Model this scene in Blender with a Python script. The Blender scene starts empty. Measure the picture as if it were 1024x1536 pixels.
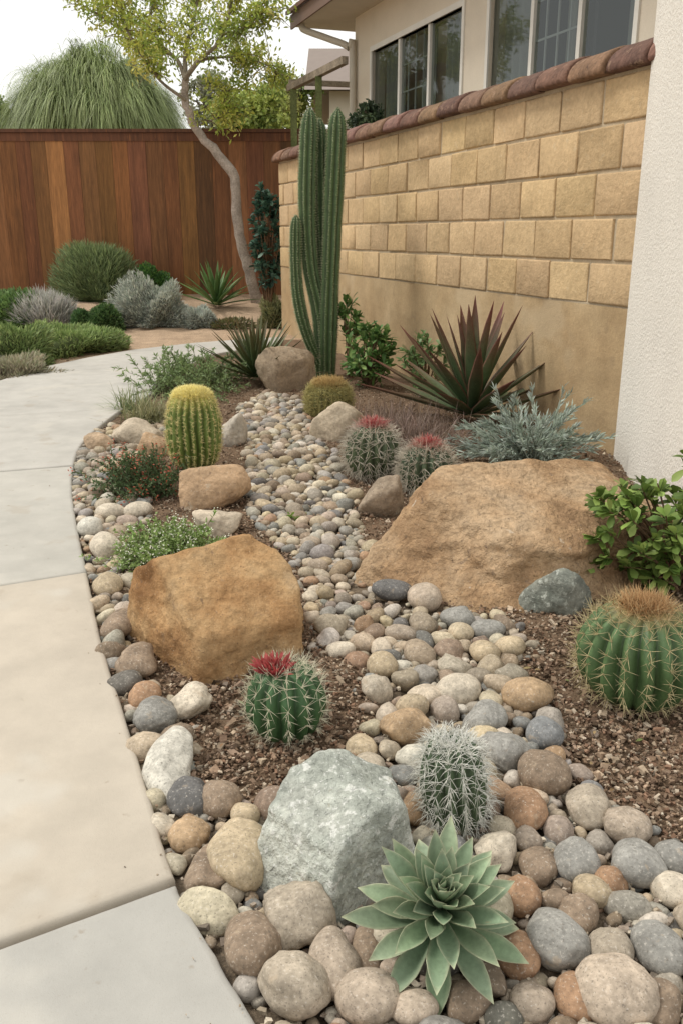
import bpy, bmesh, math, random
import numpy as np
from mathutils import Vector, noise, Matrix
rnd = random.Random(7); rng = np.random.default_rng(7)
sc = bpy.context.scene
# ------------------------------------------------------------ image pixels unprojected to an assumed ground or depth (metres)
F=1314.0; PT=math.radians(17.6); CH=1.4; cp=math.cos(PT); sp=math.sin(PT)
def H(x,y):
    t=min(max((y-12.4)/5.0,0),1); t=t*t*(3-2*t)
    return 0.32*t
def HN(x,y):
    t=np.clip((y-12.4)/5.0,0,1); return 0.32*t*t*(3-2*t)
def ray(px,py):
    u=px-512; v=768-py
    return Vector((u, F*cp+v*sp, -F*sp+v*cp))
def G(px,py,z=0.0):
    r=ray(px,py); zz=z
    for i in range(12):
        t=(CH-zz)/(-r.z); zz=z+H(r.x*t,r.y*t)
    if r.y*t>16.2 and py>400:
        t=16.2/r.y; zz=H(r.x*t,16.2)
    return Vector((r.x*t,r.y*t,zz))
def D(px,py,Y):
    r=ray(px,py); t=Y/r.y
    return Vector((r.x*t,Y,CH+r.z*t))
def mpp(p): return (p[1]*cp+(CH-p[2])*sp)/F
# ------------------------------------------------------------ mesh accumulator
class Acc:
    def __init__(s): s.v=[];s.t=[];s.q=[];s.c=[];s.tm=[];s.qm=[];s.n=0
    def add(s,v,f,c,mi=0):
        v=np.asarray(v,dtype=np.float32).reshape(-1,3); n=len(v)
        c=np.asarray(c,dtype=np.float32)
        if c.ndim==1: c=np.broadcast_to(c[:3],(n,3))
        s.v.append(v); s.c.append(c.reshape(-1,3))
        fs=f if isinstance(f,(list,tuple)) else [f]
        for a in fs:
            a=np.asarray(a,dtype=np.int64)
            if a.size==0: continue
            if a.shape[1]==3: s.t.append(a+s.n); s.tm.append(np.full(len(a),mi))
            else: s.q.append(a+s.n); s.qm.append(np.full(len(a),mi))
        s.n+=n
    def build(s,name,mats,smooth=True,parent=None):
        me=bpy.data.meshes.new(name)
        V=np.concatenate(s.v); C=np.concatenate(s.c)
        T=np.concatenate(s.t) if s.t else np.zeros((0,3),int)
        Q=np.concatenate(s.q) if s.q else np.zeros((0,4),int)
        TM=np.concatenate(s.tm) if s.tm else np.zeros(0,int); QM=np.concatenate(s.qm) if s.qm else np.zeros(0,int)
        me.vertices.add(len(V)); me.vertices.foreach_set('co',V.ravel())
        L=np.concatenate([T.ravel(),Q.ravel()]).astype(np.int32)
        me.loops.add(len(L)); me.loops.foreach_set('vertex_index',L)
        st=np.concatenate([np.arange(len(T))*3, 3*len(T)+np.arange(len(Q))*4]).astype(np.int32)
        me.polygons.add(len(st)); me.polygons.foreach_set('loop_start',st)
        me.polygons.foreach_set('material_index',np.concatenate([TM,QM]).astype(np.int32))
        me.polygons.foreach_set('use_smooth',np.full(len(st),smooth))
        a=me.color_attributes.new('Col','FLOAT_COLOR','POINT')
        a.data.foreach_set('color',np.concatenate([np.clip(C,0,1),np.ones((len(C),1))],1).astype(np.float32).ravel())
        me.update(calc_edges=True)
        if not isinstance(mats,(list,tuple)): mats=[mats]
        for m in mats: me.materials.append(m)
        o=bpy.data.objects.new(name,me); sc.collection.objects.link(o)
        if parent: o.parent=parent
        return o
def empty(name,loc=(0,0,0)):
    o=bpy.data.objects.new(name,None); sc.collection.objects.link(o); return o
def nrm(a):
    a=np.asarray(a,float); return a/np.maximum(np.linalg.norm(a,axis=-1,keepdims=True),1e-9)
# ------------------------------------------------------------ materials
def mk(name,rough=.7,spec=.3,col=None,tints=None,tscale=3,n1=(5,.25),n2=(60,.2),bump=((40,.3,.01),),stretch=(1,1,1),transl=0,speck=None,detail=6,rot=(0,0,0)):
    m=bpy.data.materials.new(name); m.use_nodes=True; nt=m.node_tree; N=nt.nodes; Lk=nt.links
    b=N['Principled BSDF']; out=N['Material Output']
    b.inputs['Roughness'].default_value=rough; b.inputs['Specular IOR Level'].default_value=spec
    tc=N.new('ShaderNodeTexCoord'); mp=N.new('ShaderNodeMapping'); mp.inputs['Scale'].default_value=stretch; mp.inputs['Rotation'].default_value=rot
    Lk.new(tc.outputs['Object'],mp.inputs['Vector']); vec=mp.outputs['Vector']
    def nz(scale,det=detail,rg=.6):
        n=N.new('ShaderNodeTexNoise'); n.inputs['Scale'].default_value=scale; n.inputs['Detail'].default_value=det; n.inputs['Roughness'].default_value=rg
        Lk.new(vec,n.inputs['Vector']); return n.outputs['Fac']
    if tints:
        r=N.new('ShaderNodeValToRGB'); el=r.color_ramp.elements
        k=len(tints)
        el[0].position=.3; el[1].position=.7
        el[0].color=(*tints[0],1); el[1].color=(*tints[-1],1)
        for i in range(1,k-1):
            e=el.new(.3+.4*i/(k-1)); e.color=(*tints[i],1)
        Lk.new(nz(tscale),r.inputs['Fac']); cur=r.outputs['Color']
    elif col is not None:
        r=N.new('ShaderNodeRGB'); r.outputs[0].default_value=(*col,1); cur=r.outputs[0]
    else:
        a=N.new('ShaderNodeAttribute'); a.attribute_name='Col'; cur=a.outputs['Color']
    def mul(cur,sca,amt):
        mr=N.new('ShaderNodeMapRange'); mr.inputs['From Min'].default_value=.3; mr.inputs['From Max'].default_value=.7
        mr.inputs['To Min'].default_value=1-amt; mr.inputs['To Max'].default_value=1+amt
        Lk.new(nz(sca),mr.inputs['Value'])
        v=N.new('ShaderNodeVectorMath'); v.operation='SCALE'
        Lk.new(cur,v.inputs[0]); Lk.new(mr.outputs[0],v.inputs['Scale']); return v.outputs[0]
    if n1: cur=mul(cur,*n1)
    if n2: cur=mul(cur,*n2)
    if speck:
        for (ss,th,cc,am) in speck:
            mr=N.new('ShaderNodeMapRange'); mr.inputs['From Min'].default_value=th; mr.inputs['From Max'].default_value=th+.06
            mr.inputs['To Max'].default_value=am
            Lk.new(nz(ss,3),mr.inputs['Value'])
            mx=N.new('ShaderNodeMix'); mx.data_type='RGBA'
            Lk.new(mr.outputs[0],mx.inputs[0]); Lk.new(cur,mx.inputs[6]); mx.inputs[7].default_value=(*cc,1); cur=mx.outputs[2]
    Lk.new(cur,b.inputs['Base Color'])
    prev=None
    for (bs,st,ds) in (bump or ()):
        bp=N.new('ShaderNodeBump'); bp.inputs['Strength'].default_value=st; bp.inputs['Distance'].default_value=ds
        Lk.new(nz(bs),bp.inputs['Height'])
        if prev: Lk.new(prev,bp.inputs['Normal'])
        prev=bp.outputs['Normal']
    if prev: Lk.new(prev,b.inputs['Normal'])
    if transl>0:
        t=N.new('ShaderNodeBsdfTranslucent'); Lk.new(cur,t.inputs['Color'])
        mx=N.new('ShaderNodeMixShader'); mx.inputs[0].default_value=transl
        Lk.new(b.outputs[0],mx.inputs[1]); Lk.new(t.outputs[0],mx.inputs[2]); Lk.new(mx.outputs[0],out.inputs['Surface'])
    return m
M_leaf=mk('leaf',.5,.35,n1=(8,.25),n2=None,bump=None,transl=.25)
M_fat=mk('succulent_leaf',.5,.3,n1=(14,.18),n2=(90,.14),bump=((60,.25,.005),),speck=((40,.68,(.30,.24,.14),.4),))
M_spine=mk('spine',.6,.2,n1=None,n2=None,bump=None)
M_skin=mk('cactus_skin',.5,.35,n1=(14,.2),n2=(90,.15),bump=((120,.2,.003),))
M_bark=mk('bark',.9,.1,n1=(6,.3),n2=(40,.3),bump=((30,.6,.02),))
M_peb=mk('river_stone',.78,.2,n1=(16,.24),n2=(75,.26),bump=((30,.35,.008),(100,.4,.004),(300,.35,.002)),speck=((190,.59,(.13,.115,.095),.55),(150,.61,(.64,.59,.52),.45),(20,.64,(.47,.37,.26),.4),(33,.66,(.21,.165,.125),.4)))
M_mulch=mk('mulch_chip',.95,.05,n1=(20,.2),n2=(120,.25),bump=((150,.4,.003),))
M_sand=mk('sandstone',.88,.12,tints=[(.22,.115,.05),(.37,.215,.10),(.46,.30,.155),(.42,.30,.18)],tscale=3.4,n1=(11,.2),n2=(60,.22),bump=((7,.7,.035),(30,.7,.014),(130,.6,.005)),speck=((60,.64,(.14,.085,.05),.6),(8,.64,(.20,.14,.09),.55),(170,.64,(.62,.5,.36),.5),(22,.67,(.12,.09,.07),.55)))
M_sand2=mk('sandstone_pale',.88,.12,tints=[(.24,.145,.08),(.37,.24,.135),(.45,.32,.20),(.38,.29,.20)],tscale=2.6,n1=(9,.22),n2=(50,.24),bump=((5,.8,.05),(20,.8,.02),(110,.7,.006)),speck=((45,.64,(.13,.09,.06),.6),(11,.68,(.66,.60,.50),.8),(150,.64,(.6,.5,.4),.5),(17,.65,(.17,.13,.1),.5)))
M_green=mk('green_schist',.85,.15,tints=[(.29,.305,.265),(.41,.43,.38),(.51,.52,.46),(.36,.38,.335)],tscale=6,n1=(13,.2),n2=(60,.26),bump=((10,.7,.025),(40,.8,.014),(140,.7,.005)),speck=((24,.60,(.74,.74,.69),.8),(110,.60,(.72,.72,.68),.7),(22,.67,(.32,.27,.17),.5),(160,.63,(.15,.16,.14),.55)))
M_darkrock=mk('dark_rock',.8,.2,tints=[(.11,.12,.10),(.20,.21,.18),(.30,.30,.25)],tscale=9,n1=(16,.2),n2=(70,.25),bump=((20,.7,.02),(90,.6,.006)),speck=((30,.58,(.5,.52,.46),.75),(110,.62,(.5,.5,.44),.55)))
M_rock=mk('field_rock',.85,.15,n1=(8,.25),n2=(50,.22),bump=((14,.7,.02),(80,.6,.006)),speck=((60,.64,(.14,.10,.08),.5),(110,.64,(.62,.56,.48),.5),(13,.64,(.5,.43,.33),.5)))
M_conc=mk('concrete',.88,.15,n1=(1.3,.10),n2=(7,.07),bump=((50,.2,.005),(350,.35,.002)),speck=((280,.62,(.30,.27,.23),.35),(4,.62,(.38,.32,.25),.32),(16,.69,(.26,.20,.14),.4),(1.9,.58,(.56,.53,.47),.45)))
M_soil=mk('garden_soil',.95,.1,n1=(4,.2),n2=(60,.35),bump=((25,.6,.02),(150,.8,.008)),speck=((130,.6,(.36,.27,.18),.5),(170,.64,(.04,.027,.018),.6)))
M_block=mk('split_block',.9,.1,n1=(5,.10),n2=(30,.13),bump=((14,.6,.02),(60,.7,.007)),speck=((18,.63,(.58,.46,.30),.45),(13,.68,(.30,.20,.11),.35),(120,.64,(.30,.21,.12),.45)))
M_mort=mk('mortar',.95,.05,col=(.47,.385,.27),n1=(8,.12),n2=(90,.15),bump=((120,.4,.004),))
M_stuc=mk('tan_stucco',.9,.1,tints=[(.34,.235,.13),(.44,.32,.185),(.50,.38,.235)],tscale=1.3,n1=(4,.12),n2=(50,.09),bump=((90,.5,.006),(12,.4,.015)),speck=((3,.62,(.29,.21,.13),.45),(1.1,.60,(.52,.41,.27),.5),(140,.66,(.28,.2,.12),.4)))
M_white=mk('white_stucco',.9,.1,col=(.78,.74,.67),n1=(2,.04),n2=(70,.08),bump=((60,.9,.014),(200,.6,.004)))
M_cream=mk('cream_stucco',.9,.1,col=(.66,.59,.48),n1=(2,.05),n2=(70,.04),bump=((90,.4,.005),))
M_clay=mk('clay_tile',.8,.2,n1=(7,.3),n2=(40,.28),bump=((16,.7,.02),(110,.5,.004)),speck=((16,.60,(.33,.22,.15),.6),(26,.62,(.055,.035,.03),.6)))
M_fence=mk('stained_wood',.6,.3,n1=(2.2,.3),n2=(9,.25),stretch=(9,9,.55),bump=((8,.25,.004),),speck=((5,.66,(.05,.018,.009),.55),(3.3,.62,(.36,.14,.045),.4)))
M_trim=mk('painted_trim',.6,.3,n1=(5,.05),n2=None,bump=None)
M_curt=mk('curtain',.9,.1,n1=None,n2=None,bump=None)
def glassmat():
    m=bpy.data.materials.new('window_glass'); m.use_nodes=True; nt=m.node_tree; N=nt.nodes; L=nt.links
    for n in list(N):
        if n.type!='OUTPUT_MATERIAL': N.remove(n)
    out=[n for n in N if n.type=='OUTPUT_MATERIAL'][0]
    t=N.new('ShaderNodeBsdfTransparent'); t.inputs[0].default_value=(.52,.57,.57,1)
    g=N.new('ShaderNodeBsdfGlossy'); g.inputs['Roughness'].default_value=.03; g.inputs['Color'].default_value=(.9,.95,.95,1)
    mx=N.new('ShaderNodeMixShader'); mx.inputs[0].default_value=.09; L.new(t.outputs[0],mx.inputs[1]); L.new(g.outputs[0],mx.inputs[2]); L.new(mx.outputs[0],out.inputs[0])
    return m
M_glass=glassmat()
# ------------------------------------------------------------ shape helpers
def ico(n):
    bm=bmesh.new(); bmesh.ops.create_icosphere(bm,subdivisions=n,radius=1)
    v=np.array([x.co[:] for x in bm.verts]); f=np.array([[w.index for w in x.verts] for x in bm.faces]); bm.free(); return v,f
ICO={n:ico(n) for n in (2,3,4,5,6)}
def rz(a): c,s=math.cos(a),math.sin(a); return np.array([[c,-s,0],[s,c,0],[0,0,1]])
def rx_(a): c,s=math.cos(a),math.sin(a); return np.array([[1,0,0],[0,c,-s],[0,s,c]])
def ry_(a): c,s=math.cos(a),math.sin(a); return np.array([[c,0,s],[0,1,0],[-s,0,c]])
def pebble(acc,x,y,a,b,c,col,lvl=2,ang=None,z=None,sharp=0.,mi=0,tilt=.2):
    v,f=ICO[lvl]; v=v.copy()
    if sharp>0:
        n=nrm(rng.normal(size=(18,3))); d=rng.uniform(.8,1.0,18)
        s=np.maximum(v@(n/d[:,None]).T,0); p=14
        v2=v*((s**p).sum(1)**(-1/p))[:,None]; v2=np.where(np.linalg.norm(v2,axis=1,keepdims=True)>1.12,nrm(v2)*1.12,v2)
        v=v2*sharp+v*(1-sharp)
    k=rng.normal(size=(4,3))*1.5; ph=rng.uniform(0,6.28,4); am=rng.uniform(.03,.085,4)
    v=v*(1+(np.sin(v@k.T+ph)*am).sum(1))[:,None]
    if lvl>=3:
        k=rng.normal(size=(5,3))*6; v=v*(1+(np.sin(v@k.T+ph[0])*(.008+.014*sharp)).sum(1))[:,None]
    v=v*np.array([a,b,c])
    R=rz(rng.uniform(0,6.28) if ang is None else ang)@rx_(rng.normal()*tilt)@ry_(rng.normal()*tilt)
    v=v@R.T
    if z is None: z=H(x,y)+c*.55
    v+=np.array([x,y,z]); acc.add(v,f,col,mi)
def rock(name,x,y,rx,ry,h,mat,planes=None,rot=0,col=(.4,.3,.2),rough=.035,p=16,seed=0,lvl=6,sink=.38):
    v,f=ICO[lvl]; rr=np.random.default_rng(seed+11)
    if planes is None:
        n=nrm(rr.normal(size=(16,3))); d=rr.uniform(.78,1.0,16)
    else:
        n=nrm(np.array([q[:3] for q in planes],float)); d=np.array([q[3] for q in planes])
    s=np.maximum(v@(n/d[:,None]).T,1e-4)
    v=v*np.minimum((s**p).sum(1)**(-1/p),1.6)[:,None]
    off=Vector((seed*3.1,seed*1.7,seed*.9))
    dsp=np.array([noise.fractal(Vector(q)*1.7+off,1,2,5)*rough*1.6+noise.fractal(Vector(q)*7+off,1,2,4)*rough*.55 for q in v])
    v=v*(1+dsp)[:,None]
    mn,mx=v.min(0),v.max(0); v=(v-(mn+mx)/2)/((mx-mn)/2)
    v=v*np.array([rx,ry,h*(1-sink)]); v=v@rz(rot).T
    v+=np.array([x,y,H(x,y)+h*sink])
    a=Acc(); a.add(v,f,col); return a.build(name,mat)
def tube(acc,pts,rad,col,k=8,mi=0,cap=True):
    pts=np.array([tuple(p) for p in pts],float); n=len(pts); rad=np.broadcast_to(np.asarray(rad,float),(n,))
    tan=nrm(np.gradient(pts,axis=0)); ref=np.array([1.,0,0]) if abs(tan[0][0])<.8 else np.array([0,1.,0])
    u=nrm(ref-tan*(tan@ref)[:,None]); w=np.cross(tan,u)
    a=np.arange(k)*2*math.pi/k
    V=pts[:,None]+rad[:,None,None]*(np.cos(a)[None,:,None]*u[:,None]+np.sin(a)[None,:,None]*w[:,None])
    i=np.arange(n-1)[:,None]*k; j=np.arange(k)[None]; j2=(j+1)%k
    q=np.stack([i+j,i+j2,i+k+j2,i+k+j],-1).reshape(-1,4)
    acc.add(V.reshape(-1,3),q,col,mi)
def spline(P,n):
    P=[np.array(tuple(p),float) for p in P]; P=[2*P[0]-P[1]]+P+[2*P[-1]-P[-2]]; out=[]
    for i in range(1,len(P)-2):
        for k in range(n):
            t=k/n; a,b,c,d=P[i-1:i+3]
            out.append(.5*((2*b)+(-a+c)*t+(2*a-5*b+4*c-d)*t*t+(-a+3*b-3*c+d)*t**3))
    out.append(P[-2]); return np.array(out)
PROF={'lance':([0,.2,.5,.8,1],[.35,.8,1,.55,.02]),'grass':([0,.4,.8,1],[1,.85,.4,.03]),
 'agave':([0,.1,.45,.8,1],[.8,.75,1,.5,.02]),'eche':([0,.15,.38,.6,.78,.9,.96,1],[.55,.52,.80,1,.74,.36,.14,.02]),
 'obov':([0,.15,.45,.75,.92,1],[.15,.3,.8,1,.7,.1])}
def blades(acc,B,Dr,L,W,droop=.2,segs=3,prof='lance',fold=.12,c0=(.1,.2,.05),c1=None,roll=0,mi=0,jit=.15,thick=0,K=8,hjit=.04,edge=None,tipc=None):
    B=np.atleast_2d(np.asarray(B,float)); N=len(B); Dr=nrm(np.broadcast_to(Dr,(N,3)))
    L=np.broadcast_to(L,(N,)).astype(float); W=np.broadcast_to(W,(N,)).astype(float); droop=np.broadcast_to(droop,(N,))
    side=np.cross(Dr,[0,0,1.]); bad=np.linalg.norm(side,axis=1)<1e-3; side[bad]=[1,0,0]; side=nrm(side); nn=np.cross(side,Dr)
    if roll is not None and np.any(roll):
        r=rng.uniform(-1,1,N)*roll; cr,sr=np.cos(r)[:,None],np.sin(r)[:,None]
        side,nn=side*cr+nn*sr,nn*cr-side*sr
    t=np.linspace(0,1,segs+1); w=np.interp(t,*PROF[prof])
    ctr=B[:,None]+Dr[:,None]*(L[:,None]*t)[...,None]; ctr[...,2]-=droop[:,None]*L[:,None]*t**2
    ww=(W[:,None]*w)[...,None]
    if thick>0:
        a=np.arange(K)*2*math.pi/K
        ca,sa=np.cos(a),np.sin(a)
        V=ctr[:,:,None]+ww[:,:,None]*(.5*ca[None,None,:,None]*side[:,None,None]+ (sa*thick*.5+fold*ca**2)[None,None,:,None]*nn[:,None,None])
        K2=K
        j=np.arange(K); loop=[(x,(x+1)%K) for x in j]
    else:
        V=np.stack([ctr+side[:,None]*ww*.5+nn[:,None]*fold*ww, ctr, ctr-side[:,None]*ww*.5+nn[:,None]*fold*ww],2)
        K2=3; loop=[(0,1),(1,2)]
    base=np.arange(N)[:,None,None]*(segs+1)*K2; rr=np.arange(segs)[None,:,None]*K2
    l0=np.array([x[0] for x in loop]); l1=np.array([x[1] for x in loop])
    q=np.stack([base+rr+l0,base+rr+l1,base+rr+K2+l1,base+rr+K2+l0],-1).reshape(-1,4)
    c0=np.broadcast_to(np.asarray(c0,float),(N,3)); c1=c0 if c1 is None else np.broadcast_to(np.asarray(c1,float),(N,3))
    C=c0[:,None]*(1-t)[None,:,None]+c1[:,None]*t[None,:,None]
    C=C*(1+rng.uniform(-jit,jit,(N,1,1)))*(1+rng.uniform(-hjit,hjit,(N,1,3)))
    if tipc is not None:
        kt=np.clip((t-.5)/.4,0,1)[None,:,None]*rng.uniform(.4,1,(N,1,1)); C=C*(1-kt)+np.array(tipc)*kt
    C=np.broadcast_to(C[:,:,None],(N,segs+1,K2,3)).copy()
    if edge is not None and thick>0:
        k=(np.abs(ca)**10)[None,None,:,None]*.8+np.clip((t-.88)/.12,0,1)[None,:,None,None]*.7; k=np.clip(k,0,1)
        C=C*(1-k)+np.array(edge)*k
    acc.add(V.reshape(-1,3),q,C.reshape(-1,3),mi)
def spines(acc,B,Dr,L,r,col,mi=1,curve=0):
    B=np.asarray(B); N=len(B); Dr=nrm(Dr); L=np.broadcast_to(L,(N,))
    ref=np.where(np.abs(Dr[:,2:3])<.9,[[0,0,1.]],[[1.,0,0]]); u=nrm(np.cross(Dr,ref)); w=np.cross(Dr,u)
    a=np.array([0,2.094,4.189])
    ring=B[:,None]+r*(np.cos(a)[None,:,None]*u[:,None]+np.sin(a)[None,:,None]*w[:,None])
    mid=ring+(Dr*L[:,None]*.55)[:,None]*1.0-(ring-B[:,None])*.35
    tip=B+Dr*L[:,None]; tip[:,2]-=curve*L; mid[...,2]-=(curve*L*.12)[:,None]
    V=np.concatenate([ring,mid,tip[:,None]],1)
    b=np.arange(N)[:,None]*7
    q=np.concatenate([b+np.array([[i,(i+1)%3,3+(i+1)%3,3+i]]) for i in range(3)])
    t=np.concatenate([b+np.array([[3+i,3+(i+1)%3,6]]) for i in range(3)])
    col=np.asarray(col,float)
    if col.ndim==1: col=np.broadcast_to(col,(N,3))
    col=col*(1+rng.uniform(-.2,.2,(N,1)))
    acc.add(V.reshape(-1,3),[q,t],np.repeat(col,7,0),mi)
def rdir(N,zmin=-1,zmax=1):
    z=rng.uniform(zmin,zmax,N); a=rng.uniform(0,2*math.pi,N); r=np.sqrt(1-z*z)
    return np.stack([r*np.cos(a),r*np.sin(a),z],1)
def pip(X,Y,poly):
    X=np.asarray(X);Y=np.asarray(Y); ins=np.zeros(X.shape,bool); n=len(poly)
    for i in range(n):
        x1,y1=poly[i][:2]; x2,y2=poly[(i+1)%n][:2]
        c=((y1>Y)!=(y2>Y))&(X<(x2-x1)*(Y-y1)/((y2-y1) if y2!=y1 else 1e-9)+x1); ins^=c
    return ins
# ------------------------------------------------------------ cacti
def barrel(name,x,y,R,Hh,ribs,body,sp_len,sp_n,sp_col,sp_r=.0012,depth=.16,pw=.7,rows=15,top=None,topcol=None,topn=0,topl=.03,lean=(0,0),spread=.9,sp_top=None,topR=.35,dent=.06,curve=0,fl=.8,tph=(2.3,.4)):
    a=Acc(); z0=H(x,y)-.02; nr=44; nc=ribs*8
    ph=np.linspace(.25,math.pi-.001,nr); th=np.arange(nc)*2*math.pi/nc
    def surf(ph,th,rib):
        r=R*np.sin(ph)**pw*(1-depth*(1-rib)*np.clip(np.sin(ph)*1.6,0,1)); z=Hh*.5*(1-np.cos(ph))
        z=z-dent*Hh*np.exp(-((math.pi-ph)/.3)**2)
        return np.stack([r*np.cos(th)+lean[0]*z,r*np.sin(th)+lean[1]*z,z],-1)
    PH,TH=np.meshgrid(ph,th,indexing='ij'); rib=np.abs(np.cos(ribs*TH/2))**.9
    V=surf(PH,TH,rib)+np.array([x,y,z0])
    V[...,:2]+=.004*np.sin(PH*5+TH*3)[...,None]*R*5
    i=np.arange(nr-1)[:,None]*nc; j=np.arange(nc)[None]; j2=(j+1)%nc
    q=np.stack([i+j,i+j2,i+nc+j2,i+nc+j],-1).reshape(-1,4)
    C=np.array(body)[None,None]*(.7+.5*(rib[...,None]))*np.ones(V.shape)  # painted occlusion: body colour darkened in the valleys between ribs
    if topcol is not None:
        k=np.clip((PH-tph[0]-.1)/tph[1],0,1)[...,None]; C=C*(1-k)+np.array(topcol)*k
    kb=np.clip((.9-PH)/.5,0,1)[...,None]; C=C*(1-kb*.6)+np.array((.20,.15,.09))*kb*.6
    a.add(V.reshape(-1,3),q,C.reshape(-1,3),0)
    pr=np.linspace(.75,math.pi-.2,rows); tr=np.arange(ribs)*2*math.pi/ribs
    P2,T2=np.meshgrid(pr,tr,indexing='ij'); P2=P2+rng.normal(0,.03,P2.shape)
    A=surf(P2,T2,np.ones(P2.shape)).reshape(-1,3)
    nor=nrm(np.stack([np.sin(P2)*np.cos(T2)/R,np.sin(P2)*np.sin(T2)/R,-np.cos(P2)/(Hh*.5)],-1).reshape(-1,3))
    A=A+np.array([x,y,z0])
    A3=np.repeat(A,sp_n,0); n3=np.repeat(nor,sp_n,0); d=n3+rng.normal(size=n3.shape)*spread
    d=d-np.minimum((nrm(d)*n3).sum(1,keepdims=True)-.15,0)*n3*1.5
    L=sp_len*rng.uniform(.5,1.15,len(A3))
    cc=np.array(sp_col)*np.ones((len(A3),3))
    if sp_top is not None:
        k=np.clip((np.repeat(P2.reshape(-1),sp_n)-tph[0])/tph[1],0,1)[:,None]; cc=cc*(1-k)+np.array(sp_top)*k
    spines(a,A3,d,L,sp_r,cc,1,curve)
    spines(a,A,nor,.006,.004,np.array(sp_col)*.8,1)
    if topn:
        ang=rng.uniform(0,6.28,topn); rr=np.abs(np.sqrt(rng.uniform(0,1,topn))-np.abs(rng.normal(0,.08,topn)))*R*topR
        phs=math.pi-np.arcsin(np.clip((rr/R)**(1/pw),0,1)); zt=Hh*.5*(1-np.cos(phs))-dent*Hh*np.exp(-((math.pi-phs)/.3)**2)-.004
        B=np.stack([x+rr*np.cos(ang)+lean[0]*zt,y+rr*np.sin(ang)+lean[1]*zt,z0+zt],1)
        d=np.stack([np.cos(ang)*rr/R*1.8,np.sin(ang)*rr/R*1.8,np.ones(topn)*fl],1)+rng.normal(size=(topn,3))*.5
        spines(a,B,d,topl*rng.uniform(.4,1.2,topn),sp_r*1.3,top,1,curve)
    return a.build(name,[M_skin,M_spine])
# ============================================================ PATH
TZ=.035
edge_px=[(520,1760),(455,1640),(395,1536),(330,1428),(268,1318),(228,1190),(190,1068),(156,962),(133,857),(117,785),(110,735),(112,698),(122,670),(148,642),(188,612),(235,586),(272,557),(312,534),(370,523),(420,518)]
EP=[G(px,py,TZ) for px,py in edge_px]
E=spline([(p.x,p.y,0) for p in EP],8)
ji=[4,8,11,14,16]
jl=[G(0,1415,TZ),G(0,878,TZ),G(0,707,TZ),G(0,624,TZ),G(60,551,TZ)]
XL=-3.4
def leftpt(k):
    a=EP[ji[k]]; b=jl[k]
    if k==4: return Vector((b.x,b.y))
    t=(XL-a.x)/(b.x-a.x); return Vector((XL,a.y+(b.y-a.y)*t))
far=[G(60,551,TZ),G(130,536,TZ),G(200,524,TZ),G(290,514,TZ),G(370,508,TZ),G(425,505,TZ)]
polys=[]
polys.append([tuple(q[:2]) for q in E[0:ji[0]*8+1]]+[tuple(leftpt(0)),(XL,E[0][1]-1)])
for k in range(3):
    polys.append([tuple(q[:2]) for q in E[ji[k]*8:ji[k+1]*8+1]]+[tuple(leftpt(k+1)),tuple(leftpt(k))])
polys.append([tuple(q[:2]) for q in E[ji[3]*8:ji[4]*8+1]]+[(far[0].x,far[0].y),(G(0,570,TZ).x,G(0,570,TZ).y),(-3.75,8.1),tuple(leftpt(3))])
polys.append([tuple(q[:2]) for q in E[ji[4]*8:]]+[(p.x,p.y) for p in far[::-1]])
slabcol=[(.43,.415,.38),(.49,.435,.36),(.46,.44,.395),(.47,.45,.41),(.48,.46,.42),(.48,.46,.42)]
gap=[.016,.014,.010,.009,.009,.008]
path=empty('concrete_path')
def inset(poly,d):
    n=len(poly); out=[]
    A=sum(poly[i][0]*poly[(i+1)%n][1]-poly[(i+1)%n][0]*poly[i][1] for i in range(n)); sg=1 if A>0 else -1
    for i in range(n):
        p0=np.array(poly[i-1]);p1=np.array(poly[i]);p2=np.array(poly[(i+1)%n])
        e1=(p1-p0)/max(np.linalg.norm(p1-p0),1e-6); e2=(p2-p1)/max(np.linalg.norm(p2-p1),1e-6)
        n1=np.array([-e1[1],e1[0]])*sg; n2=np.array([-e2[1],e2[0]])*sg; m=n1+n2; m=m/max(np.dot(m,n1),.35)
        out.append(tuple(p1+m*d))
    return out
def densify(pl,st):
    out=[]; n=len(pl)
    for i in range(n):
        a=np.array(pl[i]); b=np.array(pl[(i+1)%n]); k=max(1,int(np.linalg.norm(b-a)/st))
        for q in range(k): out.append(tuple(a+(b-a)*q/k))
    return out
for k,pl in enumerate(polys):
    pl=densify(pl,.035 if k<3 else .15)
    rings=[(gap[k]*.5,-.10),(gap[k]*.5,TZ-.014),(gap[k]*.5+.003,TZ-.006),(gap[k]*.5+.008,TZ-.002),(gap[k]*.5+.017,TZ)]
    bm=bmesh.new(); rv=[]
    dz=[0,.004,0,.003,0,0][k]
    for d,z in rings:
        r_=[]
        for q in inset(pl,d):
            w_=noise.noise(Vector((q[0]*22,q[1]*22,k)))*.0022+noise.noise(Vector((q[0]*60,q[1]*60,k)))*.0012
            r_.append(bm.verts.new((q[0]+w_,q[1]+w_,z+(dz if z>0 else 0))))
        rv.append(r_)
    n=len(pl)
    for a,b in zip(rv[:-1],rv[1:]):
        for i in range(n): 
            f=bm.faces.new((a[i],a[(i+1)%n],b[(i+1)%n],b[i])); f.smooth=True
    f=bm.faces.new(rv[-1]); 
    bmesh.ops.recalc_face_normals(bm,faces=bm.faces)
    bmesh.ops.triangulate(bm,faces=[f])
    me=bpy.data.meshes.new('slab'); bm.to_mesh(me); bm.free()
    ca=me.color_attributes.new('Col','FLOAT_COLOR','POINT')
    for d in ca.data: d.color=(*slabcol[k],1)
    me.materials.append(M_conc); o=bpy.data.objects.new('slab_%d'%(k+1),me); sc.collection.objects.link(o); o.parent=path
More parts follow.
